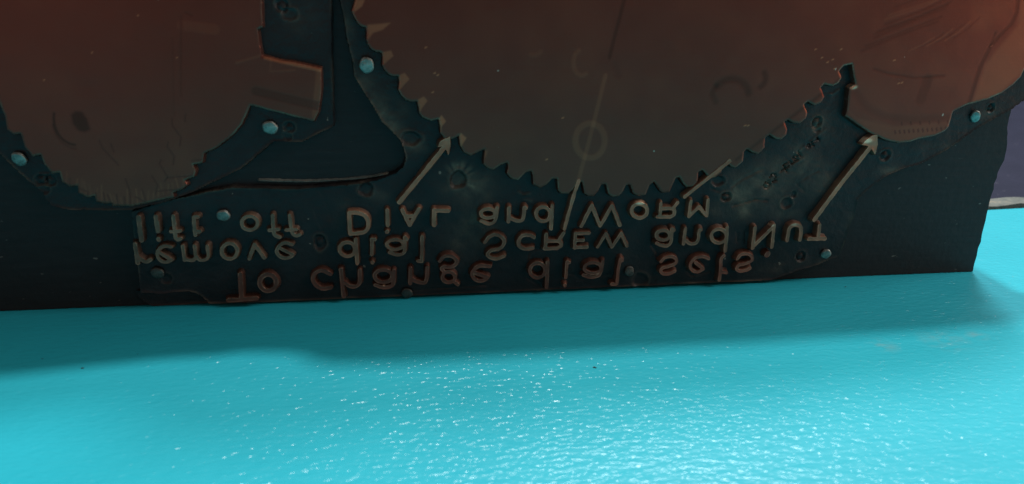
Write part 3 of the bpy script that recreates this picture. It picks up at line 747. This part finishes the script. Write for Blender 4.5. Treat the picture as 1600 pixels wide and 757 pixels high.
# ---- arrows and pointer lines
a1 = raised('arrow', [ln((624, 316.5), (660, 273), (694, 231))], 3.8, .35, TYPE, plate_c, poly=[(703, 213.5), (695, 217.5), (686.5, 222), (684.5, 230), (691, 228.5), (697, 233), (700.5, 242), (703.5, 230)], h0=0.0032, seed=101)
a1['label'] = 'raised copper arrow pointing at the gear teeth'
a2 = raised('arrow', [ln((1272.5, 344), (1310, 293), (1362, 228))], 4.0, .45, TYPE, plate_c, poly=[(1371, 211.5), (1363, 212.5), (1354, 219), (1346, 226.5), (1353, 228), (1361, 230), (1364, 237), (1367.5, 243), (1371.5, 226)], h0=0.0032, seed=102)
a2['label'] = 'raised copper arrow with a bright tip pointing at the worm'
raised('pointer_line', [ln((904, 283), (897, 304), (882, 358))], 3.0, .35, TYPE, plate_c, h0=0.0032, seed=103)
raised('pointer_line', [ln((1070, 308), (1095, 288), (1118, 270), (1140, 252))], 3.2, .35, TYPE, plate_c, h0=0.0032, seed=104)

# ---- nails
def nail(x, y, rx, ry, tiltx, tiltz, mt, h0, seed):
    rx *= 0.93; ry *= 0.93
    bm = bmesh.new()
    rg = np.random.default_rng(seed)
    R = 22
    prof = [(0.0, 0.00046), (0.35, 0.00045), (0.70, 0.00042), (0.92, 0.00036), (1.0, 0.00012), (0.97, -0.00020), (0.45, -0.00035), (0.40, -0.0022)]
    wob = 1+0.05*np.sin(np.arange(R)*2*math.pi/R*2+rg.uniform(0, 6))+0.03*np.sin(np.arange(R)*2*math.pi/R*5+rg.uniform(0, 6))
    rings = []
    for k, (r_, h) in enumerate(prof):
        if k == 0:
            rings.append([bm.verts.new((0, -h, 0))]); continue
        ring = []
        for j in range(R):
            a = 2*math.pi*j/R; q = r_*(wob[j] if r_ > 0.6 else 1)
            ring.append(bm.verts.new((q*rx*px*math.cos(a), -h+rg.normal(0, 0.000025)*(r_ < .95), q*ry*px*math.sin(a))))
        rings.append(ring)
    for j in range(R):
        bm.faces.new((rings[0][0], rings[1][(j+1) % R], rings[1][j]))
    for k in range(1, len(rings)-1):
        for j in range(R):
            bm.faces.new((rings[k][j], rings[k][(j+1) % R], rings[k+1][(j+1) % R], rings[k+1][j]))
    bm.faces.new(rings[-1])
    bmesh.ops.recalc_face_normals(bm, faces=bm.faces)
    o = bm_obj('nail', bm, mt, block, smooth=True)
    c = P([(x, y)], h0+0.0004)[0]
    o.location = (c[0], -(h0+0.00035), c[1])
    o.rotation_euler = (math.radians(tiltx), 0, math.radians(tiltz))
    return o
for i, a in enumerate([(30, 248.5, 11, 11, 14, -6, NAIL), (422, 199.5, 11.2, 11, 10, 0, NAIL), (573, 102, 11.5, 12, 8, 4, NAIL), (349, 337, 10, 10.5, 16, -3, NAIL), (246, 426.5, 10.5, 9.5, 2, 0, DULL_NAIL), (636, 458, 10, 9, 6, 0, DULL_NAIL),
                       (1290.5, 397, 8.5, 9.2, 14, -14, NAIL), (1524, 182, 8, 10.5, 14, -16, NAIL), (983, 424, 9, 9, -6, 4, DULL_NAIL)]):
    nail(*a, HP, 300+i)

# pale splintered lip of the routed channel in the wood
sp = raised('splintered_lip', [ln((404, 282.5), (440, 283.5), (470, 284.3), (505, 283.2), (540, 281), (575, 278), (606, 272))], 0.7, 0, STRIP, wood, h0=0.0006, step=0.00014, sh=3.0, seed=105, base=0.0)

# small debris on the table
DARK, _nt, _p = new_mat('dark_crumb'); _p.inputs['Base Color'].default_value = (0.02, 0.025, 0.02, 1); _p.inputs['Roughness'].default_value = 0.8
for i, (x, y, l, a) in enumerate([(129, 576, 0.00028, .3), (929, 575, 0.00037, -.6), (1321, 449, 0.00028, .2)]):
    p = G(x, y)
    bm = bmesh.new(); bmesh.ops.create_icosphere(bm, subdivisions=2, radius=1.0)
    for v in bm.verts:
        v.co = Vector((v.co.x*l*(1+0.3*random.uniform(-1, 1)), v.co.y*l*0.4*(1+0.3*random.uniform(-1, 1)), v.co.z*l*0.3))
    o = bm_obj('crumb', bm, DARK, None, smooth=True)
    o.location = (p[0], p[1], l*0.28); o.rotation_euler = (0, 0, a)
    o['label'] = ('tiny dark crumb at the shadow edge in front of the toothed disc', 'tiny dark fleck on the lit table in front of the lettering', 'tiny dark crumb in the shadow by the bare wooden corner of the block',
                  'tiny dark crumb close to the foot of the block below the word sets', 'tiny dark crumb midway between block and shadow edge')[i]; o['category'] = 'crumb'; o['group'] = 'crumbs on the table'
